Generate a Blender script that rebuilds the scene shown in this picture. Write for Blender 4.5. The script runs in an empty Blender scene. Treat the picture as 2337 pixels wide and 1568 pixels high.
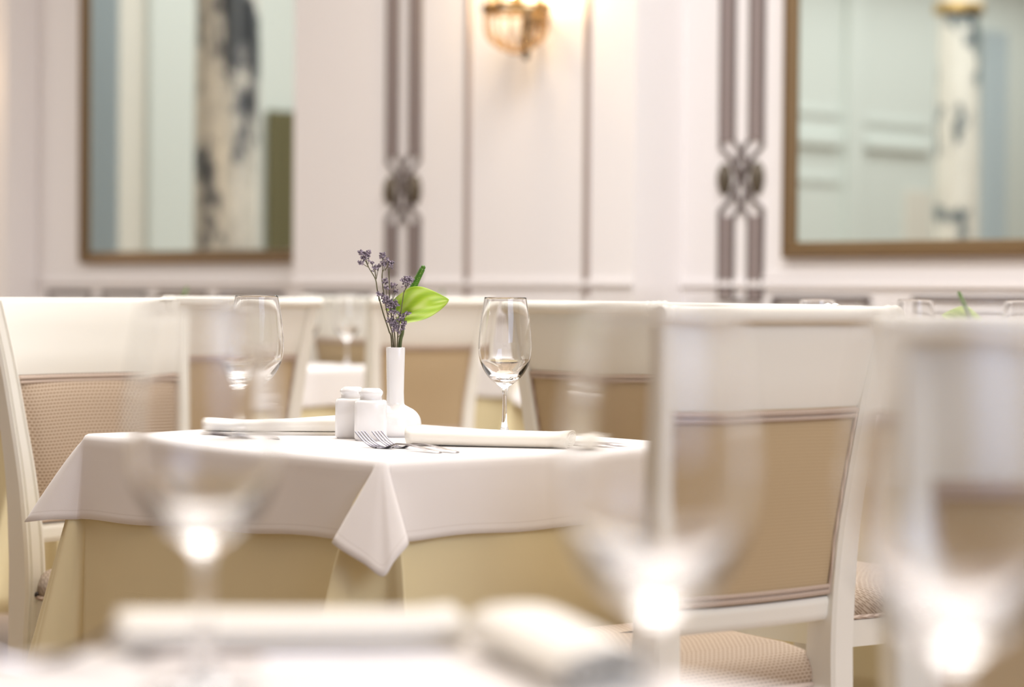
import bpy, math, random
from mathutils import Vector, Matrix
R = random.Random(7)
S = bpy.context.scene
COL = S.collection
PI = math.pi

# ------------------------------------------------------------------ helpers
class MB:
    """collects verts / faces, linked later as ONE mesh object"""
    def __init__(s): s.v = []; s.f = []; s.uv = {}
    def add(s, vs, fs):
        b = len(s.v); s.v += [tuple(p) for p in vs]; s.f += [tuple(b + i for i in f) for f in fs]; return b
    def box(s, x0, x1, y0, y1, z0, z1):
        s.add([(x0,y0,z0),(x1,y0,z0),(x1,y1,z0),(x0,y1,z0),(x0,y0,z1),(x1,y0,z1),(x1,y1,z1),(x0,y1,z1)],
              [(0,3,2,1),(4,5,6,7),(0,1,5,4),(1,2,6,5),(2,3,7,6),(3,0,4,7)])
    def sweep(s, rings, closed=True, caps=True, loop=False):
        n = len(rings[0]); b = len(s.v)
        for r in rings: s.v += [tuple(p) for p in r]
        m = len(rings)
        for i in range(m if loop else m - 1):
            for j in range(n if closed else n - 1):
                a = b + i*n + j; c = b + i*n + (j+1) % n
                i2 = (i+1) % m
                d = b + i2*n + (j+1) % n; e = b + i2*n + j
                s.f.append((a, c, d, e))
        if caps and closed and not loop:
            s.f.append(tuple(b + j for j in reversed(range(n))))
            s.f.append(tuple(b + (m-1)*n + j for j in range(n)))
    def lathe(s, prof, seg=32, cx=0, cy=0, cz=0):
        """prof list of (r,z); r==0 ends are poles"""
        b0 = len(s.v); idx = []
        for r, z in prof:
            if r < 1e-7:
                s.v.append((cx, cy, cz+z)); idx.append([len(s.v)-1]*seg)
            else:
                st = len(s.v)
                for k in range(seg):
                    a = 2*PI*k/seg; s.v.append((cx+r*math.cos(a), cy+r*math.sin(a), cz+z))
                idx.append(list(range(st, st+seg)))
        for i in range(len(prof)-1):
            A, B = idx[i], idx[i+1]
            for k in range(seg):
                q = [A[k], A[(k+1)%seg], B[(k+1)%seg], B[k]]
                q2 = []
                for t in q:
                    if t not in q2: q2.append(t)
                if len(q2) > 2: s.f.append(tuple(q2))
    def tube(s, pts, rad, seg=8):
        pts = [Vector(p) for p in pts]
        rings = []
        up = Vector((0.13, 0.21, 0.97))
        for i, p in enumerate(pts):
            t = (pts[min(i+1, len(pts)-1)] - pts[max(i-1, 0)])
            if t.length < 1e-9: t = Vector((0,0,1))
            t.normalize()
            if abs(t.dot(up)) > .95: up = Vector((1, .1, .05)).normalized()
            a = t.cross(up).normalized(); c = a.cross(t).normalized(); up = c
            r = rad[i] if isinstance(rad, (list, tuple)) else rad
            rings.append([p + a*(r*math.cos(2*PI*k/seg)) + c*(r*math.sin(2*PI*k/seg)) for k in range(seg)])
        s.sweep(rings)
    def ball(s, c, rx, ry=None, rz=None, seg=12, rows=8):
        ry = ry or rx; rz = rz or rx
        b = len(s.v)
        m = MB(); m.lathe([(0,-1)] + [(math.sin(PI*i/rows), -math.cos(PI*i/rows)) for i in range(1, rows)] + [(0,1)], seg)
        s.add([(c[0]+x*rx, c[1]+y*ry, c[2]+z*rz) for x, y, z in m.v], m.f)
    def build(s, name, mat, parent=None, loc=None, rotz=0, smooth=40, attr=None):
        me = bpy.data.meshes.new(name)
        me.from_pydata(s.v, [], s.f); me.update()
        import bmesh
        bm = bmesh.new(); bm.from_mesh(me); bmesh.ops.recalc_face_normals(bm, faces=bm.faces); bm.to_mesh(me); bm.free()
        if attr:
            for k, vals in attr.items():
                a = me.attributes.new(k, 'FLOAT', 'POINT'); a.data.foreach_set('value', vals)
        if smooth:
            me.polygons.foreach_set('use_smooth', [True]*len(me.polygons))
            if smooth < 180: me.set_sharp_from_angle(angle=math.radians(smooth))
        me.materials.append(mat)
        o = bpy.data.objects.new(name, me); COL.objects.link(o)
        if parent: o.parent = parent
        if loc: o.location = loc
        if rotz: o.rotation_euler = (0, 0, rotz)
        return o

def tag(o, label=None, cat=None, group=None, kind=None):
    if label: o['label'] = label
    if cat: o['category'] = cat
    if group: o['group'] = group
    if kind: o['kind'] = kind
    return o
def thing(name, loc, rotz, label, cat, group=None):
    o = bpy.data.objects.new(name, None); COL.objects.link(o); o.empty_display_size = .05
    o.location = loc; o.rotation_euler = (0, 0, rotz)
    return tag(o, label, cat, group)
def dup(root, loc, rotz, label, group=None):
    m = {root: root.copy()}
    COL.objects.link(m[root])
    stack = [root]
    while stack:
        p = stack.pop()
        for ch in list(p.children):
            c = ch.copy(); COL.objects.link(c); c.parent = m[p]; m[ch] = c; stack.append(ch)
    r = m[root]; r.location = loc; r.rotation_euler = (0, 0, rotz); r['label'] = label
    if group: r['group'] = group
    return r
def catmull(pts, n=6, closed=False):
    P = [Vector(p) for p in pts]; out = []
    N = len(P)
    for i in range(N if closed else N-1):
        if closed: a, b, c, d = P[(i-1)%N], P[i], P[(i+1)%N], P[(i+2)%N]
        else: a, b, c, d = P[max(i-1,0)], P[i], P[i+1], P[min(i+2,N-1)]
        for k in range(n):
            t = k/n
            out.append(.5*((2*b) + (c-a)*t + (2*a-5*b+4*c-d)*t*t + (-a+3*b-3*c+d)*t**3))
    if not closed: out.append(P[-1])
    return out
def hsh(*a):
    return random.Random(str(a)).uniform(-1, 1)

# ------------------------------------------------------------------ materials
def mat(name, col, rough=.5, metal=0, spec=.5, **kw):
    m = bpy.data.materials.new(name); m.use_nodes = True
    b = m.node_tree.nodes['Principled BSDF']
    b.inputs['Base Color'].default_value = (*col, 1); b.inputs['Roughness'].default_value = rough
    b.inputs['Metallic'].default_value = metal; b.inputs['Specular IOR Level'].default_value = spec
    for k, v in kw.items():
        b.inputs[k.replace('_', ' ')].default_value = v
    return m
class NT:
    def __init__(s, m): s.t = m.node_tree; s.n = s.t.nodes; s.l = s.t.links; s.b = s.n['Principled BSDF']
    def new(s, t, **kw):
        o = s.n.new(t)
        for k, v in kw.items(): setattr(o, k, v)
        return o
    def math(s, op, a, b=None, c=None):
        o = s.n.new('ShaderNodeMath'); o.operation = op
        for i, x in enumerate((a, b, c)):
            if x is None: continue
            if isinstance(x, (int, float)): o.inputs[i].default_value = x
            else: s.l.new(x, o.inputs[i])
        return o.outputs[0]
    def ramp(s, fac, stops):
        o = s.n.new('ShaderNodeValToRGB'); e = o.color_ramp.elements
        while len(e) < len(stops): e.new(.5)
        for x, (p, c) in zip(e, stops): x.position = p; x.color = (*c, 1)
        s.l.new(fac, o.inputs[0]); return o.outputs[0]
    def bump(s, h, strength=.3, dist=.001):
        o = s.n.new('ShaderNodeBump'); o.inputs['Strength'].default_value = strength; o.inputs['Distance'].default_value = dist
        s.l.new(h, o.inputs['Height']); s.l.new(o.outputs[0], s.b.inputs['Normal'])
    def coord(s, which='Object'):
        return s.n.new('ShaderNodeTexCoord').outputs[which]
    def noise(s, vec, scale, detail=3, rough=.5):
        o = s.n.new('ShaderNodeTexNoise'); o.inputs['Scale'].default_value = scale; o.inputs['Detail'].default_value = detail
        o.inputs['Roughness'].default_value = rough
        if vec is not None: s.l.new(vec, o.inputs['Vector'])
        return o.outputs['Fac']
    def sep(s, vec):
        o = s.n.new('ShaderNodeSeparateXYZ'); s.l.new(vec, o.inputs[0]); return o.outputs

def cloth_mat(name, col, col2):
    m = mat(name, col, .85, spec=.15, Sheen_Weight=.15, Sheen_Roughness=.5)
    n = NT(m); c = n.coord()
    a = n.new('ShaderNodeAttribute', attribute_name='hem').outputs['Fac']
    p = n.new('ShaderNodeAttribute', attribute_name='along').outputs['Fac']
    # hem seam 16 mm above the edge, and pressed ironing creases every 20 cm
    seam = n.math('LESS_THAN', n.math('ABSOLUTE', n.math('SUBTRACT', a, .016)), .0012)
    cr = n.math('ABSOLUTE', n.math('SUBTRACT', n.math('FRACT', n.math('DIVIDE', n.math('ADD', p, .07), .27)), .5))
    crease = n.math('LESS_THAN', cr, .006)
    cz = n.math('ABSOLUTE', n.math('SUBTRACT', n.math('FRACT', n.math('DIVIDE', a, .21)), .5))
    crease2 = n.math('LESS_THAN', cz, .006)
    mx = n.new('ShaderNodeMix', data_type='RGBA')
    mx.inputs[6].default_value = (*col, 1); mx.inputs[7].default_value = (*col2, 1)
    n.l.new(n.math('MULTIPLY', seam, .4), mx.inputs[0]); n.l.new(mx.outputs[2], n.b.inputs['Base Color'])
    w = n.noise(c, 900, 1)
    big = n.noise(c, 14, 2)
    h = n.math('ADD', n.math('MULTIPLY', w, .12), n.math('ADD', n.math('MULTIPLY', crease, .5), n.math('MULTIPLY', crease2, .4)))
    h = n.math('ADD', h, n.math('MULTIPLY', big, 1.5)); h = n.math('ADD', h, n.math('MULTIPLY', seam, -.6))
    n.bump(h, .35, .002)
    return m
M = {}
M['topper'] = cloth_mat('white damask cloth', (.79,.765,.755), (.66,.62,.60))
M['under'] = cloth_mat('cream table cloth', (.74,.655,.42), (.60,.52,.32))
M['napkin'] = cloth_mat('ivory napkin cloth', (.88,.855,.79), (.8,.76,.66))
M['paint'] = mat('ivory chair lacquer', (.80,.785,.715), .32, spec=.45)
n = NT(M['paint']); n.bump(n.noise(n.coord(), 40, 2), .04, .002)
# woven upholstery (front): offset dashes
def weave(name, light, dark, px, pz, dens):
    m = mat(name, light, .8, spec=.2, Sheen_Weight=.1)
    n = NT(m); x, y, z = n.sep(n.coord())
    zz = n.math('ADD', n.math('MULTIPLY', z, 1), n.math('MULTIPLY', y, dens))
    row = n.math('FLOOR', n.math('DIVIDE', zz, pz))
    off = n.math('MULTIPLY', n.math('MODULO', n.math('ABSOLUTE', row), 2.0), .5)
    fx = n.math('ABSOLUTE', n.math('SUBTRACT', n.math('FRACT', n.math('ADD', n.math('DIVIDE', x, px), off)), .5))
    fz = n.math('ABSOLUTE', n.math('SUBTRACT', n.math('FRACT', n.math('DIVIDE', zz, pz)), .5))
    d = n.math('MULTIPLY', n.math('SMOOTHSTEP' if False else 'LESS_THAN', fx, .36), n.math('LESS_THAN', fz, .30))
    mx = n.new('ShaderNodeMix', data_type='RGBA')
    mx.inputs[6].default_value = (*light, 1); mx.inputs[7].default_value = (*dark, 1)
    n.l.new(d, mx.inputs[0]); n.l.new(mx.outputs[2], n.b.inputs['Base Color'])
    n.bump(n.math('SUBTRACT', 1.0, d), .5, .0012)
    return m
M['weave'] = weave('woven check upholstery', (.48,.38,.285), (.29,.21,.14), .0088, .0056, .75)
M['weave_back'] = weave('woven check back upholstery', (.48,.38,.285), (.28,.20,.13), .0088, .0060, .2)
M['back'] = weave('plain ribbed back fabric', (.50,.385,.235), (.45,.34,.20), .0046, .0046, .2)
M['gimp'] = mat('braided gimp trim', (.62,.50,.41), .75, spec=.2)
n = NT(M['gimp']); wv = n.new('ShaderNodeTexWave'); wv.inputs['Scale'].default_value = 90; wv.inputs['Distortion'].default_value = 1
n.l.new(n.coord(), wv.inputs['Vector']); n.bump(wv.outputs['Fac'], .6, .002)
n.l.new(n.ramp(wv.outputs['Fac'], [(0, (.46,.35,.28)), (1, (.68,.57,.48))]), n.b.inputs['Base Color'])
M['glass'] = mat('clear crystal glass', (1,1,1), 0.0, spec=.5, IOR=1.48, Transmission_Weight=1.0)
M['porcelain'] = mat('white glazed porcelain', (.88,.88,.89), .12, spec=.5, Coat_Weight=.4, Coat_Roughness=.03)
M['steel'] = mat('polished steel', (.22,.21,.25), .16, 1)
M['silver'] = mat('engraved silver handle', (.32,.29,.29), .28, 1)
n = NT(M['silver']); n.bump(n.noise(n.coord(), 260, 3), .5, .0008)
M['wallpaint'] = mat('warm white wall paint', (.81,.782,.782), .6, spec=.3)
n = NT(M['wallpaint']); n.bump(n.noise(n.coord(), 120, 2), .04, .002)
M['floor'] = mat('pale stone floor', (.50,.42,.36), .3, spec=.5)
n = NT(M['floor']); bt = n.new('ShaderNodeTexBrick'); bt.offset = 0; bt.inputs['Scale'].default_value = 1.6
bt.inputs['Color1'].default_value = (.31,.22,.145,1); bt.inputs['Color2'].default_value = (.36,.265,.18,1); bt.inputs['Mortar'].default_value = (.3,.26,.25,1)
bt.inputs['Mortar Size'].default_value = .006; bt.inputs['Brick Width'].default_value = 1; bt.inputs['Row Height'].default_value = 1
n.l.new(n.coord(), bt.inputs['Vector']); n.l.new(bt.outputs['Color'], n.b.inputs['Base Color'])
M['ceil'] = mat('cream ceiling plaster', (.62,.58,.53), .7)
M['farwall'] = mat('beige wall covering', (.40,.34,.28), .7)
M['taupe'] = mat('taupe painted strapwork', (.30,.245,.235), .45)
M['taupe_dark'] = mat('dark taupe outline', (.12,.095,.088), .45)
M['boss'] = mat('bronzed oval boss', (.10,.08,.055), .4, .3)
M['brass'] = mat('antique brass', (.22,.14,.06), .32, 1)
M['strip'] = mat('brushed bronze strip', (.36,.29,.26), .42, .6)
M['frame'] = mat('aged bronze gilt frame', (.17,.105,.045), .38, .45)
n = NT(M['frame']); n.bump(n.noise(n.coord(), 60, 3), .2, .003)
M['mirror'] = mat('mirror silvering', (.83,.90,.875), .01, 1)
def marble(name, off, stops):
  M[name] = mat('veined marble ' + name, (.8,.78,.74), .2)
  n = NT(M[name]); c = n.coord()
  mp = n.new('ShaderNodeVectorMath', operation='MULTIPLY'); n.l.new(c, mp.inputs[0]); mp.inputs[1].default_value = (1.6,1.6,.75); ad = n.new('ShaderNodeVectorMath', operation='ADD'); n.l.new(mp.outputs[0], ad.inputs[0]); ad.inputs[1].default_value = off; mp = ad
  v1 = n.noise(mp.outputs[0], 2.0, 5, .62)
  n.l.new(n.ramp(v1, stops), n.b.inputs['Base Color'])
marble('marble', (0,0,0), [(.40, (.06,.065,.075)), (.455, (.22,.22,.235)), (.49, (.62,.60,.565)), (.60, (.84,.80,.74))])
marble('pale_marble', (3.1,1.7,5.2), [(.39, (.10,.13,.14)), (.43, (.38,.40,.41)), (.46, (.80,.76,.70)), (.60, (.88,.84,.78))])
M['gold'] = mat('gilded capital', (.62,.42,.17), .3, 1)
M['panelwhite'] = mat('pale green white panelling', (.77,.81,.79), .5)
M['ivorypanel'] = mat('ivory panel paint', (.84,.80,.74), .5)
M['olive'] = mat('olive brown curtain', (.17,.15,.075), .8)
M['drape'] = mat('pale blue grey drape', (.56,.62,.66), .85)
M['wood'] = mat('dark walnut wood', (.07,.045,.03), .4)
M['stem'] = mat('dark green stem', (.09,.115,.04), .6)
M['drystem'] = mat('dried olive stem', (.14,.13,.07), .7)
M['statice'] = mat('lilac dried florets', (.30,.24,.33), .8)
n = NT(M['statice']); n.l.new(n.ramp(n.noise(n.coord(), 330, 2), [(.36, (.085,.068,.08)), (.5, (.245,.205,.26)), (.66, (.52,.45,.55))]), n.b.inputs['Base Color'])
M['spadix'] = mat('green spadix', (.07,.20,.02), .5)
n = NT(M['spadix']); vo = n.new('ShaderNodeTexVoronoi'); vo.inputs['Scale'].default_value = 520; n.l.new(n.coord(), vo.inputs['Vector'])
n.l.new(n.ramp(vo.outputs['Distance'], [(.16, (.42,.52,.10)), (.30, (.055,.17,.015))]), n.b.inputs['Base Color'])
M['spathe'] = mat('lime green spathe', (.42,.66,.04), .35, spec=.5, Subsurface_Weight=.15, Subsurface_Radius=(.01,.02,.004), Subsurface_Scale=.05)
n = NT(M['spathe']); av = n.new('ShaderNodeAttribute', attribute_name='vein').outputs['Fac']
n.l.new(n.ramp(av, [(0, (.26,.50,.02)), (.5, (.47,.70,.06)), (1, (.70,.86,.27))]), n.b.inputs['Base Color'])
M['bulb'] = mat('lit warm bulb', (1,.85,.6), .4, Emission_Strength=60.0, Emission_Color=(1,.72,.36,1))
M['crystal'] = mat('amber crystal', (.86,.60,.30), .05, IOR=1.5, Transmission_Weight=.75)
M['nail'] = mat('dark upholstery nail', (.06,.05,.05), .3, .8)

# ------------------------------------------------------------------ camera
cam = bpy.data.cameras.new('camera'); co = bpy.data.objects.new('camera', cam); COL.objects.link(co)
cam.sensor_width = 36; cam.lens = 85; cam.sensor_fit = 'HORIZONTAL'
CZ = .998
PITCH = math.atan(112/5518)
co.matrix_world = Matrix.Translation((0,0,CZ)) @ Matrix.Rotation(PI/2 - PITCH, 4, 'X') @ Matrix.Rotation(math.radians(.45), 4, 'Z')
cam.dof.use_dof = True; cam.dof.focus_distance = 3.95; cam.dof.aperture_fstop = 2.75
cam.clip_start = .05; cam.clip_end = 100
S.camera = co

# room axes: tables and walls share them
UX = Vector((.744, .668, 0)); VX = Vector((-.668, .744, 0))      # table axes (u to the right-far, v to the left-far)
A_U = math.atan2(.668, .744)
TZ = .757

# ------------------------------------------------------------------ table cloth
def make_cloth(name, mtl, N, su, sv, ztop, drop, corners, seed, zlift=0., label='', cat='tablecloth', group=None, rnd=.017, swell=.0, base=.004, amp=.35):
    """N: corner nearest the camera (u=0,v=0). drop: hem drop at corners (N,R,F,L).
    corners: per corner list of (outward, lateral, drop) hem points of the hanging corner fold and the spread exponent."""
    cs = [Vector((0,0)), Vector((su,0)), Vector((su,sv)), Vector((0,sv))]
    dirs = [Vector((1,0)), Vector((0,1)), Vector((-1,0)), Vector((0,-1))]
    cols = []      # (edge point, edge normal, hem offset(local 2D), hem drop, exponent, along)
    along = 0
    for k in range(4):
        d = dirs[k]; nrm = Vector((d.y, -d.x)); L = su if k % 2 == 0 else sv
        d0, d1 = drop[k], drop[(k+1) % 4]
        m = 26
        for i in range(m+1):
            t = i/m
            p = cs[k] + d*(rnd + (L - 2*rnd)*t)
            wob = base + amp*(.004*math.sin(t*9 + seed + k*2.1) + .003*math.sin(t*23 + seed*1.7 + k))
            bulge = (wob + swell*math.sin(PI*t))
            out = nrm*bulge
            # ends of the strip tuck behind the corner fold
            dz = d0 + (d1 - d0)*t + .002*math.sin(t*17 + k + seed)
            cols.append((p, nrm, out, dz, 1.0, along + L*t))
        along += L
        # corner k+1
        k2 = (k+1) % 4
        c = cs[k2]; n2 = Vector((dirs[k2].y, -dirs[k2].x))
        o = (nrm + n2).normalized(); l = Vector((-o.y, o.x))   # outward / lateral (side k -> side k+1)
        pts, ex = corners[k2]
        dc = drop[k2]
        ctrl = [(p[0], p[1], p[2]) for p in pts]
        cen = c - (nrm + n2)*rnd
        fine = catmull([( .0, -.012, dc)] + ctrl + [(.0, .012, dc)], 7)
        fine = fine[1:-1]
        for q, f in enumerate(fine):
            t = (q+1)/(len(fine)+1)
            nn = (nrm*(1-t) + n2*t).normalized()
            ep = cen + nn*rnd
            target = c + o*f.x + l*f.y
            cols.append((ep, nn, target - ep, f.z, ex, along, o))
    mb = MB(); nC = len(cols)
    hem = []; alo = []
    def W(p2, z):
        q = Vector((N[0], N[1], 0)) + UX*p2.x + VX*p2.y
        return (q.x, q.y, ztop + zlift + z)
    cen = Vector((su/2, sv/2))
    insets = [(.5, 0), (.18, 0), (.015, 0), (.008, -.0006)]
    rows = 12
    def ring(fn):
        for c in cols:
            p, z, h = fn(c); mb.v.append(W(p, z)); hem.append(h); alo.append(c[5])
    for ins, z in insets:
        ring(lambda c, ins=ins, z=z: (c[0] - c[1]*ins if ins < .1 else c[0] + (cen - c[0])*ins, z, .5))
    ring(lambda c: (c[0] - c[1]*.003, -.003, .5))
    ring(lambda c: (c[0] + c[1]*.001, -.010, c[3] - .01))
    for r in range(1, rows+1):
        t = r/rows
        def fn(c, t=t):
            if len(c) > 6:
                eo, el = c[4]; oo = c[2].dot(c[6]); lat = c[2] - c[6]*oo
                return (c[0] + c[1]*.001*(1-t) + c[6]*oo*t**eo + lat*t**el, -.010 - (c[3]-.010)*t, c[3]*(1-t))
            return (c[0] + c[1]*.001*(1-t) + c[2]*t, -.010 - (c[3]-.010)*t, (c[3])*(1-t))
        ring(fn)
    nr = len(insets) + 2 + rows
    for i in range(nr-1):
        for j in range(nC):
            a = i*nC + j; b = i*nC + (j+1) % nC
            mb.f.append((a, b, b+nC, a+nC))
    mb.v.append(W(cen, 0)); hem.append(.5); alo.append(0); ci = len(mb.v)-1
    for j in range(nC): mb.f.append((ci, (j+1) % nC, j))
    o = mb.build(name, mtl, smooth=180, attr={'hem': hem, 'along': alo})
    s = o.modifiers.new('thick', 'SOLIDIFY'); s.thickness = .0012; s.offset = 1
    return tag(o, label, cat, group)

def c_diamond(d, wl=.055, wr=.05, tip=.165, skew=.01, o=.024):
    return ([(-.012, -wl*.55, d), (o, -wl, d), (o+.022, -wl*.35+skew*.5, d+(tip-d)*.62), (o+.028, skew, tip),
             (o+.022, wr*.5+skew*.4, d+(tip-d)*.52), (o, wr, d), (-.012, wr*.55, d)], (.9, 1.0))
def c_fin(d, o=.093, tip=.150):
    return ([(.03, -.03, d), (o*.7, -.03, d+.005), (o, .0, tip), (o*.75, .020, d+.003), (.045, .022, d), (.014, .014, d)], (.9, .9))
def c_under(d, wl=.135, wr=.060, o=.11):
    return ([(-.03, -wl*.45, d), (o*.9, -wl, d+.02), (o, -wl*.86, d+.03), (o*.8, -wl*.70, d+.04), (o*.02, -wl*.40, d+.05), (-.01, wr*.1, d+.06), (o*.8, wr*.80, d+.05), (o, wr*1.05, d+.03), (-.03, wr*.5, d)], (1.45, .58))
def c_under_fin(d, o=.165):
    return ([(.03, -.05, d), (o*.6, -.05, d+.02), (o, -.01, d+.08), (o*.85, .02, d+.05), (o*.72, .045, d+.03), (o*.5, .025, d+.02), (.035, -.015, d), (.004, -.004, d)], (1.0, 1.2))

def cloth_set(N, su, sv, desc, dT, cT, seed, dU=.56, cU=None, grp=True):
    cU = cU or [c_under(dU), c_under(dU), c_under(dU), c_under_fin(dU)]
    make_cloth('tablecloth', M['under'], N, su, sv, TZ, [dU]*4, cU, seed+3, zlift=-.0025, base=.003, amp=.3,
               label='long cream under-cloth ' + desc, group='cream under-cloths')
    NT_ = (N[0] - (UX.x+VX.x)*.004, N[1] - (UX.y+VX.y)*.004)
    make_cloth('table_topper', M['topper'], NT_, su+.008, sv+.008, TZ, dT, cT, seed, zlift=0, base=.007, amp=.6,
               label='short white top cloth ' + desc, group='white top cloths')
def table(N, su, sv, label):
    c = Vector((N[0], N[1], 0)) + UX*su/2 + VX*sv/2
    t = thing('dining_table', (c.x, c.y, 0), A_U, label, 'table', 'square dining tables')
    a, b = su/2 - .012, sv/2 - .012
    m = MB(); m.box(-a, a, -b, b, .715, .750); m.build('tabletop', M['wood'], t)
    for sx in (-1, 1):
        for sy in (-1, 1):
            m = MB(); x, y = sx*(a-.05), sy*(b-.05)
            m.sweep([[(x+dx*w, y+dy*w, z) for dx, dy in ((-1,-1),(1,-1),(1,1),(-1,1))] for z, w in ((0,.018),(.6,.028),(.714,.028))])
            m.build('leg', M['wood'], t)
    return t
def corner_of(center, su, sv):
    c = Vector((center[0], center[1], 0)) - UX*su/2 - VX*sv/2
    return (c.x, c.y)

# main table
NM = (-.187, 3.475)
table(NM, .66, .80, 'table hidden under the cream and white cloths with the green leaf vase')
cloth_set(NM, .66, .80, 'on the table with the green leaf vase', [.116,.115,.13,.143],
          [c_diamond(.116, .066, .043, .160, .010), c_diamond(.115), c_diamond(.13), c_fin(.143)], 1.0)
# near table (foreground)
SUF, SVF = .90, .90
FC = Vector((-.110, 1.775, 0))
NF = FC - UX*SUF - VX*SVF
NF = (NF.x, NF.y)
table(NF, SUF, SVF, 'table under the nearest white cloth along the bottom edge')
cloth_set(NF, SUF, SVF, 'on the nearest table, along the bottom edge', [.13]*4, [c_diamond(.13), c_diamond(.13), c_diamond(.13), c_fin(.13)], 2.0)
# T2 right, T3 behind left, T4 far left, T6 behind the mid chair, T7 far
T2C, T3C, T4C, T7C = (1.045,4.82), (-.89,8.05), (-1.22,6.74), (.03,8.95)
for cc, sd, desc in ((T2C, 5., 'at the right, behind the nearest chair back'), (T3C, 7., 'behind the vase, left of its neck'),
                     (T4C, 11., 'at the left edge, behind the large front-facing chair'),
                     (T7C, 17., 'far back, left of the right sharp wine glass')):
    table(corner_of(cc, .66, .8), .66, .8, 'table under white cloth ' + desc)
    cloth_set(corner_of(cc, .66, .8), .66, .8, desc, [.125]*4, [c_diamond(.125), c_diamond(.125), c_diamond(.125), c_diamond(.125)], sd,
              dU=.54)

# ------------------------------------------------------------------ chairs
def rect_ring(cx, cy, cz, hx, hy, bev=.006, flute=False):
    pts = [(-hx+bev,-hy),(hx-bev,-hy),(hx,-hy+bev),(hx,hy-bev),(hx-bev,hy)]
    if flute:
        for f in (.52, -.52):
            pts += [(hx*f+.003, hy), (hx*f, hy-.004), (hx*f-.003, hy)]
    pts += [(-hx+bev,hy),(-hx,hy-bev),(-hx,-hy+bev)]
    return [(cx+x, cy+y, cz) for x, y in pts]
POST = [(.158,-.070,0,.016,.018),(.163,-.038,.15,.019,.021),(.168,-.010,.32,.022,.027),(.170,0,.45,.023,.030),(.172,-.001,.54,.023,.028),
        (.178,-.008,.65,.021,.024),(.188,-.021,.76,.019,.021),(.198,-.038,.87,.018,.019),(.213,-.058,.984,.017,.017)]
POSTS = catmull([(a,b,c) for a,b,c,_,_ in POST], 5)
def post_at(z):
    for i in range(len(POST)-1):
        a, b = POST[i], POST[i+1]
        if a[2] <= z <= b[2]:
            t = (z-a[2])/(b[2]-a[2]); return [a[j]+(b[j]-a[j])*t for j in range(5)]
    return POST[-1]
def back_xy(u, z, depth=0.0, inner=0.0):
    """point on the curved back at -1<=u<=1 across, height z"""
    p = post_at(z); w = p[0] - p[3]*0 - inner
    return (u*w, p[1] - .026*(1-u*u)*min(1, max(0,(z-.45)/.3)) + depth, z)
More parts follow.
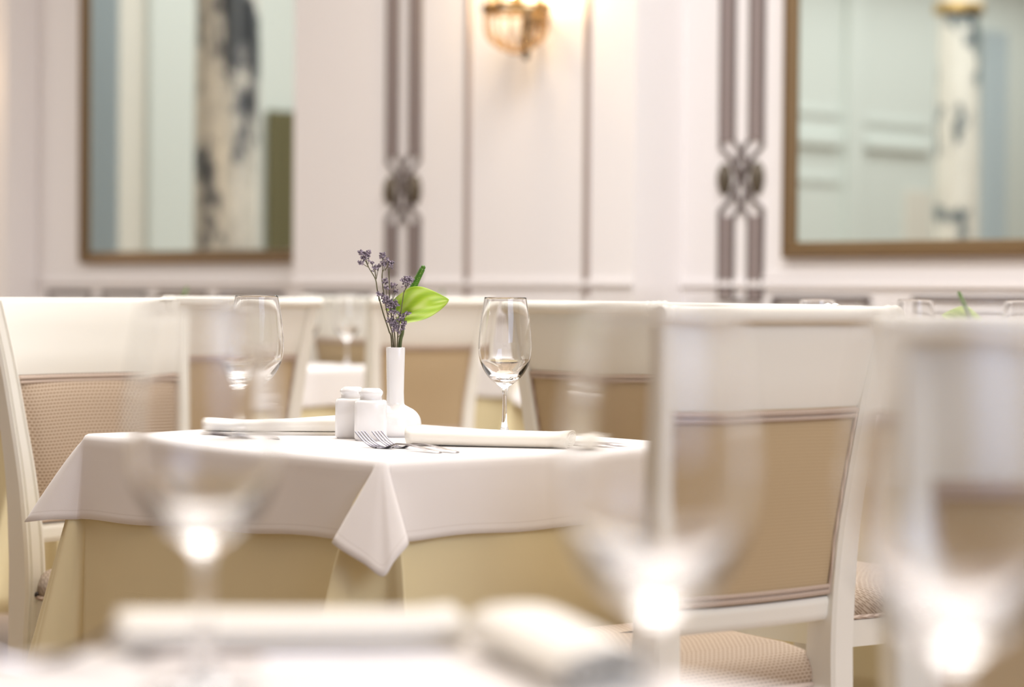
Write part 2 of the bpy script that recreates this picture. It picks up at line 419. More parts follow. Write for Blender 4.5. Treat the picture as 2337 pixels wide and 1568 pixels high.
def make_chair(loc, rotz, label, group):
    t = thing('dining_chair', loc, rotz, label, 'chair', group)
    for s in (-1, 1):
        m = MB(); rings = []
        for q in range(41):
            z = .980*q/40; p = post_at(z)
            # smooth centre line
            k = q/40*(len(POSTS)-1)
            ii = min(range(len(POSTS)), key=lambda i: abs(POSTS[i].z - z)); a = POSTS[ii]
            pj = POSTS[min(max(ii + (1 if POSTS[ii].z < z else -1), 0), len(POSTS)-1)]
            tt = 0 if abs(pj.z-a.z) < 1e-6 else (z-a.z)/(pj.z-a.z)
            c = a + (pj-a)*tt
            rings.append(rect_ring(s*c.x, c.y, z, p[3], p[4], .005, flute=True) if z > .5 else rect_ring(s*c.x, c.y, z, p[3], p[4], .005, flute=True))
        m.sweep(rings); m.build('rear_leg', M['paint'], t, smooth=35)
    # crest board
    def slab(z0, z1, dy0, dy1, name, mt, nu=18, nz=6, inner=.016, bulge=0., bev=.004):
        m = MB(); rings = []
        for i in range(nu+1):
            u = -1 + 2*i/nu; ring = []
            for j in range(nz+1):
                z = z0 + (z1-z0)*j/nz
                e = math.sin(PI*j/nz)*(1-u**4) if bulge else 0
                x, y, _ = back_xy(u, z, 0, inner); ring.append((x, y+dy1+bulge*e**.5 if bulge else y+dy1-(bev if j in (0,nz) else 0), z))
            for j in range(nz, -1, -1):
                z = z0 + (z1-z0)*j/nz
                x, y, _ = back_xy(u, z, 0, inner); ring.append((x, y+dy0+(bev if j in (0,nz) and not bulge else 0), z))
            rings.append(ring)
        m.sweep(rings); return m.build(name, mt, t, smooth=40)
    crest = slab(.842, .976, -.012, .012, 'crest_rail', M['paint'])
    # rolled top with ringed ends
    m = MB(); pts = []; rad = []
    nn = 60
    for i in range(nn+1):
        u = -1.10 + 2.20*i/nn
        x, y, z = back_xy(max(-1,min(1,u)), .972); x = u*post_at(.972)[0]
        ends = abs(u)
        r = .0125
        if .955 < ends < 1.0: r = .0150
        elif 1.0 <= ends < 1.03: r = .0115
        elif ends >= 1.03: r = .0150
        if ends > 1.085: r = .0125
        pts.append((x, y-.014, .973)); rad.append(r)
    m.tube(pts, rad, 14); m.build('top_roll', M['paint'], t, smooth=50)
    slab(.532, .566, -.013, .013, 'lower_rail', M['paint'])
    slab(.568, .842, -.004, .006, 'backrest', M['weave_back'], nz=10, inner=.018, bulge=.022)
    slab(.568, .842, -.011, -.004, 'back_panel', M['back'], nz=6, inner=.022, bev=.002)
    # braid along the upholstery
    def gimp(side):
        dy = .010 if side > 0 else -.012
        m = MB()
        for z in (.573, .8365):
            m.tube([Vector(back_xy(-1+2*i/24, z, dy, .022)) for i in range(25)], .0042, 6)
            m.tube([Vector(back_xy(-1+2*i/24, z+(-.008 if z > .7 else .008), dy, .022)) for i in range(25)], .0036, 6)
        for s in (-1, 1):
            m.tube([Vector(back_xy(s, .575+.26*i/14, dy-.002 if side < 0 else dy-.004, .0235)) for i in range(15)], .0024, 6)
        m.build('gimp_braid', M['gimp'], t)
    gimp(1); gimp(-1)
    # seat: frame + cushion
    D = .362; wf, wr = .215, .167
    def outline(sc, zz, k=28, front=.02):
        pts = []
        for i in range(k):
            u = -1 + 2*i/(k-1); pts.append((u*wf*sc, D + front*(1-u*u)*1.0 - (1-sc)*.2, zz))
        for i in range(k):
            u = 1 - 2*i/(k-1); pts.append((u*wr*sc, .012 + (1-sc)*.2, zz))
        return pts
    m = MB(); m.sweep([outline(1.0, .383), outline(1.0, .430)]); m.build('seat_frame', M['paint'], t, smooth=30)
    m = MB()
    rings = [outline(sc, z) for sc, z in ((.985,.430),(1.0,.442),(.995,.456),(.965,.470),(.90,.483),(.78,.494),(.55,.501),(.25,.504),(.02,.505))]
    m.sweep(rings); m.build('seat_cushion', M['weave'], t, smooth=180)
    m = MB(); lo = outline(1.0, .435)
    m.tube(lo + [lo[0]], .0042, 6); m.build('seat_braid', M['gimp'], t)
    for s in (-1, 1):
        m = MB()
        m.sweep([rect_ring(s*(wf-.028), D-.016, z, w, w, .004) for z, w in ((0,.014),(.02,.016),(.36,.024),(.384,.026),(.428,.026))])
        m.build('front_leg', M['paint'], t, smooth=35)
    for s in (-1, 1):
        m = MB(); m.ball((s*(wr+.003), .03, .440), .0055); m.build('upholstery_nail', M['nail'], t)
    return t
aNW = math.atan2(.744, -.668) - PI/2      # facing v (north-west)
aNE = math.atan2(.668, .744) - PI/2       # facing u
G1 = 'ivory dining chairs with beige upholstery'
chA = make_chair((.333,3.40,0), aNW - math.radians(3), 'ivory chair seen from behind at the right front of the leaf-vase table, plain beige back', G1)
aE = math.atan2(-.857, .515) - PI/2
chE = dup(chA, (-.777,4.575,0), math.atan2(-.669, .743) - PI/2, 'ivory chair at the left facing us, woven check back above the table corner')
chB = dup(chA, (.452,4.335,0), aNE, 'ivory chair whose ringed top roll ends just above the right front chair')
chM = dup(chA, (.192,4.93,0), aNE + math.radians(2), 'ivory chair seen from behind, just right of the sharp right wine glass')
chC = dup(chA, (-.287,7.47,0), aNW - math.radians(4), 'ivory chair seen from behind, directly behind the leaf and vase neck')
chD = dup(chA, (-.715,6.10,0), aNW - math.radians(3), 'ivory chair seen from behind, directly behind the sharp left wine glass')
chK = dup(chA, (-.545,8.42,0), aNE, 'far chair behind the two distant wine glasses left of the vase')
chG = dup(chA, (.525,2.14,0), math.radians(8), 'large blurred chair back at the right edge, nearest chair of all')

# ------------------------------------------------------------------ glassware
def glass_profile():
    outer = [(.0375,0),(.0378,.0012),(.032,.0028),(.018,.0048),(.009,.010),(.0055,.020),(.0041,.036),(.0038,.060),(.0042,.076),(.0066,.084),(.0145,.0905),
             (.0262,.1005),(.0365,.115),(.0428,.132),(.0451,.150),(.0445,.168),(.0418,.195),(.0386,.215),(.0353,.2355)]
    o = [(p.x, p.y) for p in catmull([(a,b,0) for a,b in outer[4:]], 5)]
    o = outer[:4] + o
    inner = []
    for i, (r, z) in enumerate(o):
        if z > .104:
            inner.append((max(r - .0011 - .0080*max(0, (.130-z)/.03)**1.4, .001), z if z < .2350 else .2350))
    bot = [(0,.0990),(.006,.0994),(.012,.1008)]
    bot = bot + [(inner[0][0]*.90, .1036)]
    top = [(.0348, .2361)]
    return [(0,0)] + o + top + list(reversed(inner)) + list(reversed(bot))
GP = glass_profile()
def make_glass(loc, label, group):
    m = MB(); m.lathe(GP, 56)
    o = m.build('wine_glass', M['glass'], loc=loc, smooth=60)
    return tag(o, label, 'wine glass', group)
GG = 'clear wine glasses'
g0 = make_glass((-.0117,4.068,TZ), 'sharp empty wine glass right of the vase, behind the rolled napkin', GG)
def more_glass(x, y, label):
    o = g0.copy(); COL.objects.link(o); o.location = (x, y, TZ); o['label'] = label; return o
more_glass(-.4217,3.99, 'sharp empty wine glass left of the salt and pepper shakers')
more_glass(-.186,1.463, 'large blurred wine glass at lower left on the nearest table')
more_glass(.071,1.17, 'large blurred wine glass in front of the right front chair')
more_glass(.192,1.044, 'largest blurred wine glass, at the right edge')
more_glass(-.687,8.08, 'distant blurred wine glass just right of the sharp left glass')
more_glass(-.548,8.02, 'distant blurred wine glass just left of the vase stems')
more_glass(.845,5.07, 'wine glass rim beside the distant green leaf at right')
more_glass(.622,4.93, 'wine glass rim just behind the ringed end of the chair top roll')
more_glass(1.03,4.88, 'wine glass rim at the right edge, above the nearest chair back')

# ------------------------------------------------------------------ shakers
def make_shaker(loc, label):
    t = thing('shaker', loc, math.radians(2), label, 'shaker', 'white porcelain shakers')
    def sq(h, z, b):
        return rect_ring(0, 0, z, h, h, b)
    m = MB(); m.sweep([sq(.0215,0,.004), sq(.0235,.003,.005), sq(.0262,.006,.006), sq(.0262,.060,.006), sq(.0255,.064,.006), sq(.0235,.0665,.006), sq(.0185,.0675,.006)])
    m.build('body', M['porcelain'], t, smooth=50)
    def oc(r, z): return [(r*math.cos(2*PI*(k+.5)/8), r*math.sin(2*PI*(k+.5)/8), z) for k in range(8)]
    m = MB(); m.sweep([oc(.0195,.0675), oc(.0190,.070), oc(.0188,.0735), oc(.0205,.0765), oc(.0215,.079), oc(.0205,.0815), oc(.0165,.0850), oc(.0145,.0862), oc(.006,.0866)])
    m.build('cap', M['porcelain'], t, smooth=45)
    return t
s1 = make_shaker((-.2295,3.945,TZ), 'front white porcelain shaker, overlapping the one left of it')
dup(s1, (-.264,4.002,TZ), math.radians(-1), 'rear-left white porcelain shaker, partly hidden by the front one')

# ------------------------------------------------------------------ vases and flowers
def make_vase(loc, label):
    m = MB()
    body = [(p.x, p.y) for p in catmull([(.034,.0012,0),(.0395,.006,0),(.0432,.014,0),(.0442,.0235,0),(.0412,.0350,0),(.0330,.0450,0),(.0215,.0515,0),(.0160,.0550,0),(.0150,.060,0)], 4)]
    prof = [(0,.003),(.028,.0025),(.030,0),(.032,.0002)] + body + [(.0150,.075),(.0154,.10),(.0160,.125),(.0166,.1490),(.0161,.1508),(.0145,.1508),(.0135,.149),(.0125,.12),(.0112,.07),(.012,.058),(.030,.044),(.036,.02),(0,.010)]
    pr = prof[:2] + prof[2:]
    m.lathe(pr, 40)
    # the neck is gently squared
    vs = []
    for x, y, z in m.v:
        if z > .066:
            r = math.hypot(x, y)
            if r > 1e-6:
                a = math.atan2(y, x); k = (abs(math.cos(a))**5 + abs(math.sin(a))**5)**(-1/5)
                f = 1 + (k-1)*.55*min(1, (z-.066)/.03); x *= f; y *= f
                x *= .96; y *= .96
        vs.append((x, y, z))
    m.v = vs
    return tag(m.build('bud_vase', M['porcelain'], loc=loc, smooth=60), label, 'vase', 'white bud vases')
VB = Vector((-.1952, 4.056, TZ))
va = make_vase(VB, 'white porcelain bud vase holding the lilac sprigs and green leaf')
def fl(px, py, dy=0.0):
    """offset from the vase base, picture scale 1361 per metre at the vase"""
    return Vector(((px-902)/1361., dy, (1000-py)/1361.))
def cluster(mb, c, r, k, rr):
    for i in range(k):
        d = Vector((rr.gauss(0,1), rr.gauss(0,1), rr.gauss(.5,.8))); d.normalize()
        p = c + d*r*rr.uniform(.3,1.15)
        s = rr.uniform(.0013,.0021)
        # little trumpet floret: cone calyx with ragged rim
        ax = (d + Vector((0,0,.6))).normalized()
        a = ax.cross(Vector((.3,.9,.1))).normalized(); b = ax.cross(a)
        n = 6; base = p - ax*s*1.6
        ring0 = [base + (a*math.cos(2*PI*j/n) + b*math.sin(2*PI*j/n))*s*.25 for j in range(n)]
        ring1 = [p + (a*math.cos(2*PI*j/n) + b*math.sin(2*PI*j/n))*s*(.75 + .3*(j % 2)) for j in range(n)]
        ring2 = [p + ax*s*.5 + (a*math.cos(2*PI*j/n) + b*math.sin(2*PI*j/n))*s*(.9 - .35*(j % 2)) for j in range(n)]
        ring3 = [p + ax*s*.2 + (a*math.cos(2*PI*j/n) + b*math.sin(2*PI*j/n))*s*.2 for j in range(n)]
        mb.sweep([ring0, ring1, ring2, ring3])
def sprig(main, branches, label, seed, base=(903,800)):
    rr = random.Random(seed)
    t = thing('statice_sprig', VB, 0, label, 'flower', 'dried lilac sprigs')
    # the stem starts inside the vase so it stands on its base
    root = Vector((rr.uniform(-.004,.004), rr.uniform(-.004,.004), .02))
    pts = [root] + [fl(*p) for p in main]
    cur = catmull(pts, 6)
    m = MB(); m.tube(cur, [.0015 - .0007*i/len(cur) for i in range(len(cur))], 6); m.build('stem', M['drystem'], t)
    for (p0, p1, r, k) in branches:
        a, b = fl(*p0), fl(*p1)
        midp = (a+b)/2 + Vector((.0015*rr.uniform(-1,1), .002*rr.uniform(-1,1), -.001))
        bm = MB(); bm.tube(catmull([a, midp, b], 4), .0006, 5); br = bm.build('branch', M['drystem'], t)
        q = MB(); cluster(q, b, r, k, rr)
        q.build('floret_cluster', M['statice'], br, smooth=0)
    return t
sprig([(893,790,.002),(886,757,.004),(872,715,.004),(860,668,.0),(855,640,-.002),(840,614,-.004),(832,597,-.004)],
      [((840,613,-.004),(833,590,-.004),.0085,36),((838,606,-.004),(826,583,-.006),.0085,34),((838,606,-.004),(838,580,.0),.006,22),((840,613,-.004),(822,601,-.004),.005,18),((855,640,-.002),(854,617,.0),.007,28),
       ((856,638,-.002),(846,603,.002),.004,12),((857,640,-.002),(862,612,.004),.005,16),((864,690,.0),(863,674,-.004),.004,16),((864,690,.0),(871,678,-.006),.005,18)],
      'tallest dried lilac sprig, leaning to the far left of the vase', 3)
sprig([(897,790,.0),(888,740,-.004),(879,700,-.006),(870,640,-.004),(872,618,-.004)],
      [((872,622,-.004),(874,605,-.004),.007,26),((871,640,-.004),(871,586,-.002),.0065,24),((876,620,-.004),(884,598,-.006),.0065,24),((876,618,-.002),(890,603,-.004),.005,18),((879,655,-.006),(879,645,-.008),.0065,26),
       ((880,680,-.006),(880,660,-.010),.005,18),((884,690,-.006),(879,686,-.008),.007,28),((886,700,-.006),(884,692,-.01),.0075,30),((888,715,-.006),(888,697,-.008),.006,22)],
      'dried lilac sprig with upright heads, second from the left of the vase', 5)
sprig([(901,790,-.004),(894,735,-.008),(888,690,-.006),(887,650,-.004),(884,615,-.002)],
      [((887,640,-.004),(889,609,-.004),.006,22),((890,700,-.008),(897,653,-.006),.006,22),((890,700,-.008),(902,668,-.008),.004,14),((894,730,-.008),(892,703,-.012),.009,40),((895,735,-.008),(902,697,-.012),.008,36),
       ((896,745,-.008),(898,716,-.014),.009,40),((897,750,-.008),(893,737,-.014),.008,34),((899,760,-.006),(902,744,-.014),.009,36)],
      'short dense dried lilac sprig in the middle of the vase', 8)
sprig([(906,790,-.006),(911,735,-.01),(917,700,-.024),(922,665,-.030)],
      [((922,668,-.030),(926,646,-.030),.0095,42),((922,668,-.030),(934,643,-.030),.0085,34),((921,672,-.030),(938,640,-.028),.004,12),((912,735,-.01),(930,717,-.016),.005,18),((911,740,-.01),(914,728,-.016),.009,38),
       ((909,760,-.008),(922,742,-.016),.006,22),((908,770,-.008),(905,755,-.016),.008,32),((908,772,-.008),(920,752,-.014),.004,14)],
      'dried lilac sprig on the right with one round head before the spike', 11)
# anthurium
def anthurium(origin, label, sc=1.0, rot=0, grp='green anthuriums'):
    t = thing('anthurium', origin, rot, label, 'flower', grp)
    def f2(px, py, dy=0.): 
        v = fl(px, py, dy); v.x *= sc; v.y *= sc; return v
    m = MB(); m.tube(catmull([(0.004,0.004,.02), f2(911,800,.002), f2(917,760,.001), f2(918,722,.004)], 6), [.0032*sc]*19, 8)
    m.build('stem', M['stem'], t)
    # spathe: heart blade built along its midrib
    n, k = 34, 17; vs = []; vein = []
    base, tip = f2(909,722,.004), f2(1023,686,-.012)
    for i in range(n+1):
        s = i/n
        mid = base.lerp(tip, s) + Vector((0, -.016*math.sin(PI*s)*sc, .0035*math.sin(PI*s)))
        wt = .0385*(math.sin(PI*min(1, (s*.93+.07))**.80))**.85*(1-.12*s) if s < .999 else 0.0
        wb = .0225*(math.sin(PI*min(1, (s*.90+.10))**.92))**.75 if s < .999 else 0.0
        lobe = max(0, .22 - s)/.22
        for j in range(k+1):
            c = -1 + 2*j/k
            w = wt if c > 0 else wb
            ax = (tip-base).normalized(); per = Vector((-ax.z, 0, ax.x))
            p = mid + per*(c*w) + Vector((0, -.010*c*abs(c) + .007*c*c - .0025*math.sin(abs(c)*9)*(1-s), 0))*sc
            p -= ax*(lobe*abs(c)*.020)              # heart lobes sweep back past the stem
            vs.append(p); vein.append(.5 + .32*math.sin(abs(c)*11 - s*13) * (1-.3*s) + (.2 if abs(c) < .07 else 0))
    m = MB(); fs = []
    for i in range(n):
        for j in range(k):
            a = i*(k+1)+j; fs.append((a, a+1, a+k+2, a+k+1))
    m.add(vs, fs)
    o = m.build('spathe', M['spathe'], t, smooth=180, attr={'vein': vein})
    s_ = o.modifiers.new('thick', 'SOLIDIFY'); s_.thickness = .0011
    m = MB()
    P = catmull([f2(916,722,.010), f2(926,692,.014), f2(943,652,.014), f2(963,612,.012)], 8)
    L = len(P)-1
    m.tube(P, [.0035 + .0035*min(1, 4*i/L) - .0026*(i/L)**2 if i < L else .0015 for i in range(L+1)], 12)
    P2 = P[-1]; m.ball(P2, .0040, .0040, .0040)
    m.build('spadix', M['spadix'], t, smooth=60)
    return t
an = anthurium(VB, 'lime green anthurium leaf and dark green spike in the vase')
# distant vases with small flowers
for (x, y, lb, la) in ((.955,4.97,'white bud vase behind the nearest chair back at right','green anthurium behind the nearest chair back at right'),
                       (-.905,6.60,'white bud vase behind the left front-facing chair','green anthurium just above the left front-facing chair'),
                       (-.245,8.85,'white bud vase behind the chair behind the leaf','dark green anthurium just right of the leaf spike, far back')):
    v = va.copy(); COL.objects.link(v); v.location = (x, y, TZ); v['label'] = lb
    q = dup(an, (x, y, TZ), 1.9 + x, la)
    q.scale = (.8, .8, .88)

# ------------------------------------------------------------------ napkins
def roll_napkin(c, L, ang, label, a=.036, b=.0145, turns=3.2, taper=.12, seed=1):
    """flattened rolled napkin: one spiral sheet extruded along its length"""
    rr = random.Random(seed)
    m = MB(); nl = 22; nt = int(turns*22)
    hem = []; alo = []
    for i in range(nl+1):
        s = i/nl; x = -L/2 + L*s
        k = 1 - taper*s + .05*math.exp(-((s-1)/.07)**2)
        fl_ = 1 + .12*math.exp(-((s-1)/.05)**2)
        for j in range(nt+1):
            f = j/nt; th = 2*PI*turns*f + PI*.9 + .5*math.sin(2.2*s)
            g = (.30 + .70*f)*k*(1 + .03*math.sin(5*s + th))
            cx = a*g*math.copysign(abs(math.cos(th))**.85, math.cos(th))
            cz = b*fl_*g*math.copysign(abs(math.sin(th))**.9, math.sin(th))
            ex = .006*math.sin(th*1.0 + seed)*(s - .5)*2*(.4 + f*.6)
            m.v.append((x + ex*.6, cx, b*k*1.0 + cz + .0015)); hem.append(.5); alo.append(.2)
    for i in range(nl):
        for j in range(nt):
            p = i*(nt+1)+j; m.f.append((p, p+1, p+nt+2, p+nt+1))
    o = m.build('napkin', M['napkin'], loc=(c[0], c[1], TZ), rotz=ang, smooth=180, attr={'hem': hem, 'along': alo})
    s_ = o.modifiers.new('thick', 'SOLIDIFY'); s_.thickness = .0016; s_.offset = 0
    return tag(o, label, 'napkin', 'ivory cloth napkins')
roll_napkin((-.035,3.805), .262, math.radians(-11), 'rolled ivory napkin lying right of the forks, before the right sharp glass')
def fold_napkin(c, L, ang, label, seed=2, w=.085):
    """napkin folded over twice: zigzag section with soft loops, wavy along its length"""
    m = MB(); nl = 24; hem = []; alo = []
    sec = [(-.50,.0065),(-.51,.003),(-.47,.0012),(-.2,.0012),(.2,.0012),(.44,.0012),(.5,.0042),(.44,.0072),(.1,.0078),(-.3,.0080),(-.46,.0085),(-.50,.0105),(-.535,.0165),(-.46,.0235),(-.1,.0255),(.3,.024),(.52,.0195)]
    ss = [(p.x, p.y) for p in catmull([(a,b,0) for a,b in sec], 5)]
    for i in range(nl+1):
        s = i/nl; x = -L/2 + L*s
        up = 1 + .55*max(0, (s-.45)/.55)**1.5 + .06*math.sin(9*s+seed)
        for (y, z) in ss:
            zz = z if z < .0088 else .0088 + (z-.0088)*up
            m.v.append((x, y*w, zz + .0012*math.sin(7*s+y*5)*(1 if z > .01 else 0) )); hem.append(.5); alo.append(.2)
    q = len(ss)
    for i in range(nl):
        for j in range(q-1):
            p = i*q+j; m.f.append((p, p+1, p+q+1, p+q))
    o = m.build('napkin', M['napkin'], loc=(c[0], c[1], TZ), rotz=ang, smooth=180, attr={'hem': hem, 'along': alo})
    s_ = o.modifiers.new('thick', 'SOLIDIFY'); s_.thickness = .0018; s_.offset = 0
    return tag(o, label, 'napkin', 'ivory cloth napkins')
fold_napkin((-.395,4.105), .25, math.radians(2), 'folded ivory napkin lying left of the shakers, behind the left sharp glass')
roll_napkin((-.152,1.640), .232, math.radians(12), 'blurred ivory napkin on the nearest table, bottom left of centre', seed=4, b=.0128, a=.034)
roll_napkin((.036,1.535), .19, math.radians(-72), 'blurred ivory napkin on the nearest table, bottom right of centre', seed=6, a=.040, b=.0155)
roll_napkin((.775,4.99), .2, math.radians(35), 'ivory napkin roll on the right table, beside the right front chair', seed=9, b=.016, a=.022)

# ------------------------------------------------------------------ cutlery
def dirang(dx, dy): return math.atan2(dy, dx)
def make_fork(loc, ang, label):
    """points along +x, origin at the handle end"""
    t = thing('fork', loc, ang, label, 'fork', 'steel forks')
    def strip(prof, name, mt):
        m = MB(); rings = []
        for x, w, z, th in prof:
            rings.append([(x,-w,z),(x,-w*.6,z+th*.8),(x,0,z+th),(x,w*.6,z+th*.8),(x,w,z),(x,w*.6,z-th*.3),(x,0,z-th*.4),(x,-w*.6,z-th*.3)])
        m.sweep(rings); return m.build(name, mt, t, smooth=60)
    strip([(0,.003,.0022,.0012),(.003,.0075,.0026,.0016),(.02,.0085,.0040,.002),(.05,.006,.0075,.002),(.075,.0036,.0100,.0022),(.105,.0032,.0095,.0022),(.118,.0042,.0060,.002)], 'handle', M['silver'])
    strip([(.116,.0042,.0066,.002),(.126,.0085,.0030,.0018),(.136,.0108,.0018,.0015),(.146,.0118,.0022,.0013)], 'neck', M['steel'])
    for k in range(4):
        y = -.0099 + .0066*k
        m = MB(); rings = []
        for q in range(11):
            f = q/10; x = .143 + .052*f; z = .0022 + .0225*f**1.7; w = .0025 - .0012*f
            rings.append([(x,y*(1-.06*f)-w,z),(x,y*(1-.06*f)-w*.5,z+.0013),(x,y*(1-.06*f)+w*.5,z+.0013),(x,y*(1-.06*f)+w,z),(x,y*(1-.06*f)+w*.5,z-.0008),(x,y*(1-.06*f)-w*.5,z-.0008)])
        m.sweep(rings); m.build('tine', M['steel'], t, smooth=60)
    return t
fa = dirang(-.668, .744)
f1 = make_fork((-.106,3.630,TZ), fa, 'left fork of the pair in front of the shakers')
dup(f1, (-.0805,3.638,TZ), fa, 'right fork of the pair in front of the shakers, nearer the napkin')
def make_knife(loc, ang, label):
    t = thing('knife', loc, ang, label, 'knife', 'table knives')
    m = MB(); rings = []
    for x, w, th in ((0,.004,.003),(.004,.0085,.005),(.03,.0085,.0062),(.07,.006,.0055),(.085,.0048,.005)):
        rings.append([(x,-w,th*.5),(x,-w*.6,th),(x,w*.6,th),(x,w,th*.5),(x,w*.6,0.0004),(x,-w*.6,0.0004)])
    m.sweep(rings); m.build('handle', M['silver'], t, smooth=60)
    m = MB(); rings = []
    for x, a, b in ((.085,-.005,.005),(.095,-.008,.009),(.15,-.008,.0095),(.185,-.008,.008),(.2,-.0075,.003),(.207,-.007,-.004)):
        rings.append([(x,a,.0018),(x,a*.5,.0032),(x,b,.0026),(x,b*.5,.0016)])
    m.sweep(rings); m.build('blade', M['steel'], t, smooth=60)
    return t
k1 = make_knife((.130,3.812,TZ), fa, 'table knife sticking out right of the rolled napkin')
dup(k1, (.158,3.838,TZ), fa, 'second table knife beyond the rolled napkin, nearer the table edge')
dup(k1, (-.518,4.085,TZ), dirang(.668,-.70), 'table knife tip pointing out below the left sharp glass')
dup(k1, (-.245,1.560,TZ), dirang(1,.13), 'blurred knife before the napkin on the nearest table')
dup(f1, (-.445,1.535,TZ), dirang(1,.10), 'blurred fork at bottom left on the nearest table')

# ------------------------------------------------------------------ room
PW = Vector((1.083, 9.5, 0)); WU = Vector((.67, -.742, 0)).normalized(); WN = Vector((-WU.y*-1, 0, 0))
WN = Vector((WU.y, -WU.x, 0)).normalized()          # into the room
AW = math.atan2(WU.y, WU.x)
def wall_obj(m, name, mt, parent=None, smooth=30, kind=None, label=None, cat=None, group=None):
    if parent: o = m.build(name, mt, parent, smooth=smooth)
    else: o = m.build(name, mt, loc=PW, rotz=AW, smooth=smooth)
    return tag(o, label, cat, group, kind)
# wall frame: x along the wall, y = -n (room side is negative y), z up
H = 5.2; W0, W1, N1 = -12.6, 9.6, 20.0
def bx(name, mt, x0,x1,n0,n1,z0,z1, **k):
    m = MB(); m.box(x0, x1, -n1, -n0, z0, z1); return wall_obj(m, name, mt, kind='structure', **k)
bx('wall_back', M['wallpaint'], W0-.2, W1+.2, -.2, 0, 0, H, label='pinkish white panelled back wall', cat='wall')
bx('wall_left', M['panelwhite'], W0-.2, W0, 0, N1, 0, H, label='pale panelled end wall seen in the mirrors', cat='wall')
bx('wall_right', M['farwall'], W1, W1+.2, 0, N1, 0, H, label='beige side wall outside the view', cat='wall')
bx('wall_front', M['farwall'], W0-.2, W1+.2, N1, N1+.2, 0, H, label='beige wall behind the camera', cat='wall')
bx('floor', M['floor'], W0-.2, W1+.2, -.2, N1+.2, -.1, 0, label='pale stone tile floor', cat='floor')
bx('ceiling', M['ceil'], W0-.2, W1+.2, -.2, N1+.2, H, H+.1, label='cream plaster ceiling outside the view', cat='ceiling')
PP = .285
# projecting pilaster with the sconce, and the one at far left
bx('trim_1', M['wallpaint'], -2.847, -.572, -.01, PP, 0, H-.001, label='broad projecting wall bay carrying the lit sconce', cat='pilaster')
bx('trim_2', M['wallpaint'], -8.2, -5.62, -.01, .20, 0, H-.001, label='projecting wall bay at the left edge', cat='pilaster')
# dado mouldings
k = 3
for (x0, x1, nb) in ((-5.62,-2.847,0.), (-2.847,-.572,PP), (-.572,4.0,0.)):
    m = MB()
    for z, t_, h in ((1.035,.016,.018),(1.052,.010,.010),(.905,.02,.022)):
        m.box(x0+.001, x1-.001, -(nb+t_), -nb+.002, z, z+h)
    wall_obj(m, 'trim_%d' % k, M['wallpaint'], kind='structure', label='thin dado moulding %s' % ('below the left mirror','below the sconce','below the right mirror')[k-3], cat='moulding'); k += 1

def strapwork(xc, nb, zc, label):
    t = thing('wall_ornament', PW + WU*xc + WN*nb, AW, label, 'ornament', 'strapwork wall ornaments')
    th = .014
    def bars(lines, w, name, mt, y=th):
        m = MB()
        for ln in lines:
            rings = []
            for i, (x, z) in enumerate(ln):
                a = Vector(ln[max(i-1,0)]); b = Vector(ln[min(i+1,len(ln)-1)]); d = (b-a).normalized(); nn = Vector((-d.y, d.x))
                p = Vector((x, z))
                sc = 1.0
                if 0 < i < len(ln)-1:
                    d1 = (p-a).normalized(); sc = 1/max(.6, abs(d1.dot(d)))
                q0 = p + nn*w*sc; q1 = p - nn*w*sc
                rings.append([(q0.x,.001,q0.y),(q0.x*.5+p.x*.5,-y,q0.y*.5+p.y*.5),(q1.x*.5+p.x*.5,-y,q1.y*.5+p.y*.5),(q1.x,.001,q1.y)])
            m.sweep(rings)
        return m.build(name, mt, t, smooth=30)
    top, bot = 4.2, .985
    inner, outer = [], []
    for s in (-1, 1):
        inner.append([(s*.046,top),(s*.046,zc+.160),(0+s*.004,zc+.108),(-s*.030,zc+.062),(-s*.004,zc+.02),(s*.022,zc-.02),(s*.030,zc-.062),(-s*.004,zc-.108),(-s*.046,zc-.160),(-s*.046,bot)])
        outer.append([(s*.112,top),(s*.112,zc+.125),(s*.052,zc+.082),(s*.036,zc+.04),(s*.010,zc),(s*.036,zc-.04),(s*.052,zc-.082),(s*.112,zc-.125),(s*.112,bot)])
    bars(inner, .010, 'inner_line', M['taupe_dark']); bars(outer, .010, 'outer_line', M['taupe_dark'])
    m = MB()
    for s in (-1, 1):
        for z0, z1 in ((zc+.150, top), (bot, zc-.150)):
            a, b = sorted((s*.054, s*.104)); m.box(a, b, -.007, .001, z0, z1)
            c0 = s*.079; m.box(c0-.005, c0+.005, -.012, .001, z0, z1)
    m.build('band', M['taupe'], t)
    m = MB()
    m.box(-.118,.118,-.012,.001,bot-.012,bot)
    m.build('end_bar', M['taupe_dark'], t)
    for s in (-1, 1):
        m = MB(); m.ball((s*.088, -.006, zc), .035, .030, .066, 16, 12); m.build('boss', M['boss'], t)
strapwork(-.251, 0, 1.468, 'taupe strapwork ornament with two dark ovals, beside the right mirror')
strapwork(-2.03, PP, 1.460, 'taupe strapwork ornament with two dark ovals, left of the sconce')
# bronze strips framing the sconce panel
for xc, z1, lb in ((-1.594, 4.4, 'thin vertical bronze strip left of the sconce'), (-.848, 4.4, 'thin vertical bronze strip right of the sconce')):
    m = MB()
    m.sweep([[(xc-.020,-PP+.001,z),(xc-.012,-PP-.010,z),(xc+.012,-PP-.010,z),(xc+.020,-PP+.001,z)] for z in (.99, z1)])
    tag(wall_obj(m, 'wall_strip', M['strip']), lb, 'wall strip', 'bronze wall strips')
